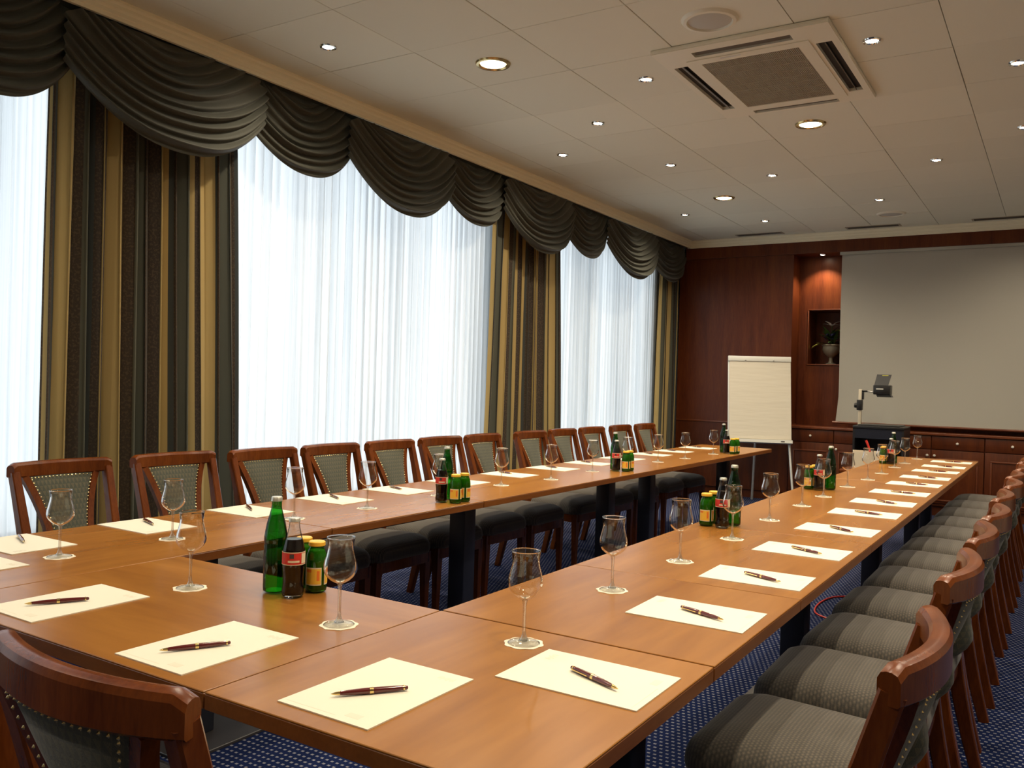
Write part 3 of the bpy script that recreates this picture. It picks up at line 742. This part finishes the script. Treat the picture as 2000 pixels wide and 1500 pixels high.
def pad(where, x, y, rz, pen=(0, 0, 0)):
    p = thing('writing_pad', 'cream writing pad ' + where, 'notepad', (x, y, TZ), rz, 'cream writing pads')
    O('sheets', pad_me, p); O('faint_print', print_me, p)['kind'] = 'stuff'
    q = thing('ballpoint_pen', 'burgundy and gold pen on the pad ' + where, 'pen', (pen[0], pen[1], TZ+0.0026+0.0060), pen[2], 'burgundy pens on the pads')
    for n, me in pen_parts: O(n, me, q)
    O('clip', clip_me, q)
tipsR = [1.611, 2.199, 2.714, 3.248, 3.82, 4.40, 4.889, 5.423, 5.985, 6.499, 7.065, 7.569, 8.124]
angR = [-23, -22, -25, -30, -38, -20, -36, -14, -16, -25, -18, -30, -12]
for n, t in enumerate(tipsR):
    pad('%s from the camera on the right-hand run' % ORD[n], -0.762, t-0.105, PI/2 + random.uniform(-.02,.02), (-0.745, t-0.118, math.radians(angR[n])))
LPY = [1.515, 1.978, 2.46, 2.95, 3.405, 3.92, 4.45, 4.985, 5.50, 6.05, 6.60, 7.09, 7.68]
for n, y in enumerate(LPY):
    pad('%s from the camera on the window-side run' % ORD[n], -2.828, y, -PI/2 + random.uniform(-.02,.02), (-2.86 + random.uniform(-.02,.02), y+0.03, math.radians(-26 + random.uniform(-10, 8))))
for n, (xx, yy, pp, ww) in enumerate([(-1.038, 1.213, (-1.035, 1.186, -129), 'nearest the camera at the bottom of the photo'), (-1.489, 1.197, (-1.489, 1.163, -120), 'second from the right on the near cross table'), (-2.035, 1.214, (-2.037, 1.187, -120), 'third from the right on the near cross table'), (-2.605, 1.222, (-2.61, 1.19, -120), 'at the left edge on the near corner table')]):
    pad(ww, xx, yy, random.uniform(-.01,.01), (pp[0], pp[1], math.radians(pp[2])))

# ------------------------------------------------------------------ wine glasses on paper doilies
n = 40
doily_me = MB().rings([((0.043+0.0022*math.cos(8*2*PI*k/n))*math.cos(2*PI*k/n), (0.043+0.0022*math.cos(8*2*PI*k/n))*math.sin(2*PI*k/n)) for k in range(n)], [(1, 0), (1, 0.0012)]).mesh('doily', 'doily', 0)
bowl_me = MB().lathe([(0.0045, 0.0955), (0.012, 0.0975), (0.022, 0.1030), (0.0315, 0.112), (0.0375, 0.122), (0.0390, 0.131), (0.0378, 0.143), (0.0340, 0.157), (0.0305, 0.171), (0.0292, 0.182), (0.0297, 0.192), (0.0312, 0.2005), (0.0322, 0.2010), (0.0307, 0.192), (0.0302, 0.182)], 40).mesh('bowl', 'bowl_glass', 1.5)
rim_me = MB().lathe([(0.0308, 0.2005), (0.0313, 0.2022), (0.0323, 0.2022), (0.0327, 0.2008), (0.0318, 0.1998)], 40, close=True).mesh('rim', 'stem_glass')
stem_me = MB().lathe([(0.0001, 0.006), (0.0120, 0.006), (0.0072, 0.012), (0.0045, 0.020), (0.0038, 0.035), (0.0036, 0.060), (0.0040, 0.085), (0.0062, 0.094), (0.0105, 0.0968), (0.0001, 0.0985)], 20).mesh('stem', 'stem_thin')
foot_me = MB().lathe([(0.0001, 0.0), (0.0335, 0.0), (0.0355, 0.0012), (0.0340, 0.0024), (0.0220, 0.0042), (0.0125, 0.0068), (0.0001, 0.0072)], 36).mesh('foot', 'foot_glass')
def wine_glass(where, x, y):
    tag(O('doily', doily_me, None, (x, y, TZ), (0, 0, random.uniform(0, 6))), 'scalloped paper doily under the glass ' + where, 'coaster', 'paper doilies under the glasses')
    g = thing('wine_glass', 'empty tulip shaped glass ' + where, 'wine glass', (x, y, TZ+0.0012), random.uniform(0, 6), 'empty tulip glasses')
    O('bowl', bowl_me, g); O('rim', rim_me, g); O('stem', stem_me, g); O('foot', foot_me, g)
GR = [(-0.978,1.617),(-1.039,2.182),(-1.036,2.679),(-1.036,3.206),(-1.058,3.778),(-1.064,4.355),(-1.066,4.816),(-1.062,5.411),(-1.045,5.953),(-1.048,6.477),(-1.057,7.084),(-1.054,7.563),(-1.039,8.146)]
for n, p in enumerate(GR): wine_glass('%s from the camera on the right-hand run' % ORD[n], *p)
GL = [(-2.548,1.485),(-2.546,1.877),(-2.563,2.447),(-2.536,2.846),(-2.56,3.395),(-2.571,3.965),(-2.518,4.418),(-2.553,5.016),(-2.54,5.52),(-2.519,6.013),(-2.491,6.487),(-2.48,7.108)]
for n, p in enumerate(GL): wine_glass('%s from the camera on the window-side run' % ORD[n], *p)
wine_glass('nearest the drinks group on the near cross table', -1.389, 1.474)
wine_glass('left of the drinks group on the near cross table', -1.932, 1.483)

# ------------------------------------------------------------------ drinks
def lathe_m(name, prof, m, n=28): return MB().lathe(prof, n).mesh(name, m, 1.0)
water_b = lathe_m('bottle', [(0.0001, 0.003), (0.024, 0.003), (0.0295, 0.006), (0.0302, 0.015), (0.0302, 0.125), (0.0290, 0.130), (0.0302, 0.135), (0.0295, 0.150), (0.0245, 0.180), (0.0175, 0.206), (0.0135, 0.222), (0.0128, 0.236), (0.0140, 0.238), (0.0138, 0.242)], 'green_bottle')
water_i = lathe_m('water', [(0.0001, 0.006), (0.026, 0.006), (0.0285, 0.012), (0.0285, 0.150), (0.0235, 0.180), (0.0160, 0.206), (0.0001, 0.2065)], 'green_water')
cap_w = MB().lathe([(0.0001, 0.2515), (0.0125, 0.2510), (0.0140, 0.2490), (0.0150, 0.2395), (0.0135, 0.2395), (0.0001, 0.2410)], 21).mesh('cap', 'cap_silver')
cola_b = lathe_m('bottle', [(0.0001, 0.002), (0.022, 0.002), (0.0272, 0.006), (0.0280, 0.018), (0.0262, 0.036), (0.0258, 0.050), (0.0280, 0.075), (0.0292, 0.092), (0.0288, 0.118), (0.0255, 0.136), (0.0195, 0.158), (0.0145, 0.178), (0.0128, 0.192), (0.0138, 0.194), (0.0138, 0.197)], 'clear_bottle')
cola_i = lathe_m('cola', [(0.0001, 0.008), (0.022, 0.008), (0.0262, 0.012), (0.0268, 0.020), (0.0250, 0.038), (0.0246, 0.050), (0.0268, 0.075), (0.0280, 0.092), (0.0276, 0.118), (0.0242, 0.136), (0.0205, 0.150), (0.0001, 0.150)], 'cola')
cap_c = MB().lathe([(0.0001, 0.2045), (0.0125, 0.2040), (0.0140, 0.2020), (0.0150, 0.1950), (0.0135, 0.1950), (0.0001, 0.196)], 21).mesh('cap', 'cap_silver')
jar_b = lathe_m('bottle', [(0.0001, 0.002), (0.023, 0.002), (0.0272, 0.005), (0.0282, 0.014), (0.0282, 0.082), (0.0270, 0.098), (0.0225, 0.112), (0.0190, 0.117), (0.0190, 0.124)], 'green_jar')
jar_i = lathe_m('juice', [(0.0001, 0.006), (0.022, 0.006), (0.0265, 0.010), (0.0265, 0.082), (0.0255, 0.096), (0.0205, 0.110), (0.0001, 0.110)], 'juice')
cap_j = MB().lathe([(0.0001, 0.1345), (0.0195, 0.1340), (0.0218, 0.1320), (0.0222, 0.1235), (0.0205, 0.1220), (0.0001, 0.1240)], 28).mesh('cap', 'cap_yellow')
def wrap(name, r, z0, z1, a0, a1, m, k=16, t=0.0004):
    def f(u, v): a = a0 + (a1-a0)*u; return (r*math.cos(a), r*math.sin(a), z0+(z1-z0)*v)
    mb = MB().grid(k, 1, f); mb.grid(k, 1, lambda u, v: (lambda p: (p[0]*(1-t/r), p[1]*(1-t/r), p[2]))(f(u, v)))
    return mb.mesh(name, m, 1.0)
lab_c = wrap('label', 0.0294, 0.087, 0.119, -2.6, 2.6, 'label_red'); lab_cb = wrap('barcode', 0.0298, 0.090, 0.116, 0.62, 1.25, 'label_cream', 6); lab_cd = wrap('emblem', 0.0298, 0.104, 0.115, -0.45, -0.08, 'label_ink', 4)
lab_ct = wrap('lettering', 0.0298, 0.0935, 0.0985, -0.6, 0.42, 'label_cream', 8); lab_cu = wrap('label_border', 0.0297, 0.1175, 0.1195, -2.6, 2.6, 'label_cream')
lab_cv = wrap('label_border', 0.0297, 0.0865, 0.0882, -2.6, 2.6, 'label_cream')
lab_j = wrap('label', 0.0285, 0.022, 0.068, -0.85, 0.75, 'label_cream', 10); lab_ji = wrap('label_print', 0.0288, 0.025, 0.065, -0.78, 0.68, 'label_yellow', 10); lab_jr = wrap('label_logo', 0.0290, 0.056, 0.063, -0.75, -0.20, 'label_orange', 5); lab_jb = wrap('barcode', 0.0290, 0.034, 0.060, 0.30, 0.55, 'label_orange', 4)
lab_j2 = wrap('label', 0.0285, 0.022, 0.068, 1.05, 2.6, 'label_cream', 10); lab_j2i = wrap('label_print', 0.0288, 0.025, 0.065, 1.12, 2.53, 'label_yellow', 10); lab_j2r = wrap('label_logo', 0.0290, 0.050, 0.063, 1.3, 2.1, 'label_orange', 6)
def drinks(where, gw, gc, gj1, gj2):
    def face(p): return math.atan2(-p[1], -p[0])
    b = thing('water_bottle', 'green glass water bottle ' + where, 'bottle', (*gw, TZ), 0, 'green water bottles'); O('bottle', water_b, b); O('water', water_i, b); O('cap', cap_w, b)
    b = thing('cola_bottle', 'glass cola bottle with red label ' + where, 'bottle', (*gc, TZ), face(gc)+0.1, 'cola bottles')
    O('bottle', cola_b, b); O('cola', cola_i, b); O('cap', cap_c, b); l = O('label', lab_c, b)
    for n_, me in (('barcode', lab_cb), ('emblem', lab_cd), ('lettering', lab_ct), ('label_border', lab_cu), ('label_border', lab_cv)): O(n_, me, l)
    for k, p in enumerate((gj1, gj2)):
        b = thing('juice_bottle', ('small green juice bottle with yellow lid, nearer of two, ' if k == 0 else 'small green juice bottle with yellow lid, further of two, ') + where, 'bottle', (*p, TZ), face(p)-0.25-0.5*k, 'small juice bottles')
        O('bottle', jar_b, b); O('juice', jar_i, b); O('cap', cap_j, b)
        l = O('label', lab_j, b)
        for n_, me in (('label_print', lab_ji), ('label_logo', lab_jr), ('barcode', lab_jb)): O(n_, me, l)
        l = O('label', lab_j2, b); O('label_print', lab_j2i, l); O('label_logo', lab_j2r, l)
drinks('on the near cross table', (-1.735, 1.595), (-1.660, 1.588), (-1.655, 1.665), (-1.722, 1.684))
drinks('third seat along the window-side run', (-2.46, 3.315), (-2.418, 3.222), (-2.350, 3.240), (-2.352, 3.312))
drinks('middle of the window-side run', (-2.50, 5.235), (-2.455, 5.164), (-2.395, 5.185), (-2.40, 5.255))
drinks('far end of the window-side run', (-2.48, 7.36), (-2.427, 7.285), (-2.362, 7.255), (-2.352, 7.328))
drinks('nearest on the right-hand run', (-1.135, 3.520), (-1.152, 3.432), (-1.222, 3.440), (-1.222, 3.530))
drinks('middle of the right-hand run', (-1.110, 5.175), (-1.155, 5.100), (-1.215, 5.115), (-1.200, 5.200))
drinks('far end of the right-hand run', (-1.125, 7.455), (-1.130, 7.380), (-1.190, 7.395), (-1.195, 7.475))

# ------------------------------------------------------------------ flip chart
fc = thing('flip_chart', 'white flip chart easel with blank paper pad in front of dark panelling', 'flip chart', (-2.86, 9.72, 0), math.radians(24))
LEAN = math.radians(13)
bd = O('board', B((-0.35, 0.0, 0.0), (0.35, 0.02, 1.01), 'cover_white', 'board', 0.006, 2), fc, (0, 0, 0.70), (-LEAN, 0, 0))
O('paper_pad', B((-0.335, -0.012, 0.045), (0.345, -0.001, 0.965), 'flip_paper', 'paper_pad', 0.002, 1), bd)
O('clamp_bar', B((-0.35, -0.022, 0.945), (0.35, -0.001, 1.005), 'cover_white', 'clamp_bar', 0.004, 2), bd)
for s in (-1, 1): O('clamp_screw', MB().lathe([(0, 0), (0.008, 0), (0.008, 0.006), (0, 0.008)], 12).mesh('clamp_screw', 'grey_metal'), bd, (s*0.155, -0.022, 0.955), (PI/2, 0, 0))
O('pen_tray', MB().box((-0.35, -0.055, 0.0), (0.35, 0.0, 0.012)).box((-0.35, -0.060, 0.0), (0.35, -0.055, 0.035)).mesh('pen_tray', 'cover_white', 0), bd)
O('badge', B((0.225, -0.0615, 0.010), (0.265, -0.0601, 0.024), 'label_ink', 'badge'), bd)
O('page_mark', B((-0.06, -0.0126, 0.075), (0.05, -0.0122, 0.085), 'print_faint', 'page_mark'), bd)
for s in (-1, 1): O('leg', MB().tube([(s*0.29, 0.20, 1.35), (s*0.37, -0.13, 0.0)], 0.014, 12, (0,1,0)).mesh('leg', 'aluminium'), fc)
O('leg', MB().tube([(0, 0.22, 1.35), (0, 0.52, 0.0)], 0.014, 12, (0,1,0)).mesh('leg', 'aluminium'), fc)

# ------------------------------------------------------------------ overhead projector on its cart
ct = thing('projector_cart', 'black projector cart with open shelf in front of the cabinets', 'cart', (-1.585, 9.72, 0))
CZ = 0.962
O('top_shelf', B((-0.245, -0.22, CZ-0.03), (0.245, 0.22, CZ), 'black_plastic', 'top_shelf', 0.004), ct)
O('side_panel', B((-0.245, -0.21, 0.08), (-0.225, 0.21, CZ-0.03), 'black_plastic', 'side_panel'), ct)
O('side_panel', B((0.225, -0.21, 0.08), (0.245, 0.21, CZ-0.03), 'black_plastic', 'side_panel'), ct)
O('back_panel', B((-0.225, 0.19, 0.08), (0.225, 0.21, CZ-0.03), 'black_plastic', 'back_panel'), ct)
O('front_rail', B((-0.225, -0.21, CZ-0.13), (0.225, -0.19, CZ-0.03), 'dark_metal', 'front_rail'), ct)
O('shelf', B((-0.225, -0.20, 0.60), (0.225, 0.19, 0.62), 'black_plastic', 'shelf'), ct)
O('shelf', B((-0.225, -0.20, 0.10), (0.225, 0.19, 0.12), 'black_plastic', 'shelf'), ct)
cas = MB().lathe([(0.0001, -0.012), (0.030, -0.012), (0.034, 0), (0.030, 0.012), (0.0001, 0.012)], 16).mesh('caster', 'black_plastic')
for s in (-1, 1):
    for q in (-1, 1):
        O('caster', cas, ct, (s*0.20, q*0.17, 0.034), (0, PI/2, 0)); O('caster_fork', B((s*0.20-0.018, q*0.17-0.012, 0.036), (s*0.20+0.018, q*0.17+0.012, 0.085), 'dark_metal', 'caster_fork'), ct)
pj = thing('overhead_projector', 'black overhead projector with tilted mirror head on a cream post', 'projector', (-1.585, 9.72, CZ))
O('base', B((-0.20, -0.20, 0.0), (0.20, 0.19, 0.012), 'black_plastic', 'base', 0.004), pj)
O('post', B((-0.236, -0.018, 0.0), (-0.204, 0.018, 0.375), 'post_cream', 'post', 0.004), pj)
cl = O('focus_clamp', B((-0.250, -0.032, 0.155), (-0.195, 0.032, 0.265), 'black_plastic', 'focus_clamp', 0.006), pj)
O('focus_knob', MB().lathe([(0.0001, 0), (0.026, 0), (0.028, 0.006), (0.026, 0.026), (0.0001, 0.028)], 18).mesh('focus_knob', 'black_plastic'), cl, (-0.250, 0, 0.205), (0, -PI/2, 0))
O('arm_bracket', MB().box((-0.203, -0.018, 0.268), (-0.185, 0.018, 0.365), 0.003).box((-0.203, -0.018, 0.347), (-0.150, 0.018, 0.365), 0.003).mesh('arm_bracket', 'black_plastic'), pj)
O('arm', MB().tube([(-0.15, 0, 0.357), (-0.06, 0, 0.350)], 0.008, 10).mesh('arm', 'grey_metal'), pj)
hd = O('head', B((-0.085, -0.07, 0.325), (0.080, 0.07, 0.425), 'black_plastic', 'head', 0.008), pj)
O('mirror_hood', MB().add([(-0.075, -0.075, 0.42), (0.06, -0.075, 0.42), (0.085, -0.035, 0.535), (-0.055, -0.035, 0.535), (-0.075, -0.060, 0.42), (0.06, -0.060, 0.42), (0.085, -0.020, 0.535), (-0.055, -0.020, 0.535)], [(0,1,2,3), (7,6,5,4), (0,4,5,1), (1,5,6,2), (2,6,7,3), (3,7,4,0)]).mesh('mirror_hood', 'black_plastic', 0), hd)
O('lens_skirt', MB().add([(-0.055, -0.06, 0.325), (0.080, -0.06, 0.325), (0.095, -0.06, 0.300), (-0.045, -0.06, 0.300), (-0.055, 0.06, 0.325), (0.080, 0.06, 0.325), (0.095, 0.06, 0.300), (-0.045, 0.06, 0.300)], [(0,1,2,3), (7,6,5,4), (0,4,5,1), (1,5,6,2), (2,6,7,3), (3,7,4,0)]).mesh('lens_skirt', 'black_plastic', 0), hd)
O('name_plate', B((-0.055, -0.0715, 0.378), (0.015, -0.0701, 0.390), 'cover_white', 'name_plate'), hd)
O('sticker', MB().add([(-0.005, -0.0405, 0.521), (0.055, -0.0405, 0.521), (0.057, -0.0375, 0.529), (-0.003, -0.0375, 0.529)], [(0,1,2,3)]).mesh('sticker', 'yellow_sticker', 0), hd)
tag(O('manual', B((-1.60, 9.55, 0.621), (-1.48, 9.70, 0.66), 'box_card', 'manual', 0.002)), 'small cream box lying inside the black projector cart', 'box')
# supply box with a red marker, standing on a stool behind the table end
st = thing('side_stool', 'small dark wooden stool hidden behind the far right-hand table', 'stool', (-1.47, 8.15, 0))
O('seat', B((-0.17, -0.17, 0.60), (0.17, 0.17, 0.63), 'chair_wood', 'seat', 0.006), st)
for s in (-1, 1):
    for q in (-1, 1): O('leg', B((s*0.14-0.016, q*0.14-0.016, 0), (s*0.14+0.016, q*0.14+0.016, 0.60), 'chair_wood', 'leg'), st)
bx = thing('supply_box', 'open cream box standing behind the far glasses on the right-hand run', 'box', (-1.45, 8.15, 0.63), 0.2)
mb = MB(); h = 0.16
mb.box((-0.11, -0.09, 0), (0.11, 0.09, 0.004)); mb.box((-0.11, -0.09, 0.004), (0.11, -0.086, h)); mb.box((-0.11, 0.086, 0.004), (0.11, 0.09, h)); mb.box((-0.11, -0.086, 0.004), (-0.106, 0.086, h)); mb.box((0.106, -0.086, 0.004), (0.11, 0.086, h))
O('walls', mb.mesh('walls', 'box_card', 0), bx)
mk = thing('marker_pen', 'red marker pen leaning out of the open cream box', 'marker', (-1.395, 8.15, 0.640), 0)
O('barrel', MB().tube([(0.0, 0, 0.0), (-0.03, 0, 0.17), (-0.045, 0, 0.21)], 0.009, 12, (0,1,0)).mesh('barrel', 'red_plastic'), mk)
O('cap', MB().tube([(-0.045, 0, 0.21), (-0.06, 0, 0.245)], 0.010, 12, (0,1,0)).mesh('cap', 'red_plastic'), mk)
# red cable on the carpet
pts = [(-1.0, 6.85, 0.006), (-0.9, 6.5, 0.006), (-0.82, 6.2, 0.006), (-0.95, 5.95, 0.006), (-1.2, 5.75, 0.006), (-1.2, 5.3, 0.006), (-0.95, 5.1, 0.006), (-0.82, 4.8, 0.006), (-1.0, 4.4, 0.006)]
sm = []
for i in range(len(pts)-1):
    p0, p1, p2, p3 = [Vector(pts[min(max(i+k, 0), len(pts)-1)]) for k in (-1, 0, 1, 2)]
    for k in range(8):
        t = k/8; sm.append(0.5*((2*p1)+(-p0+p2)*t+(2*p0-5*p1+4*p2-p3)*t*t+(-p0+3*p1-3*p2+p3)*t**3))
tag(O('power_cable', MB().tube(sm, 0.005, 8).mesh('power_cable', 'red_plastic')), 'thin red cable lying on the carpet under the right-hand tables', 'cable')
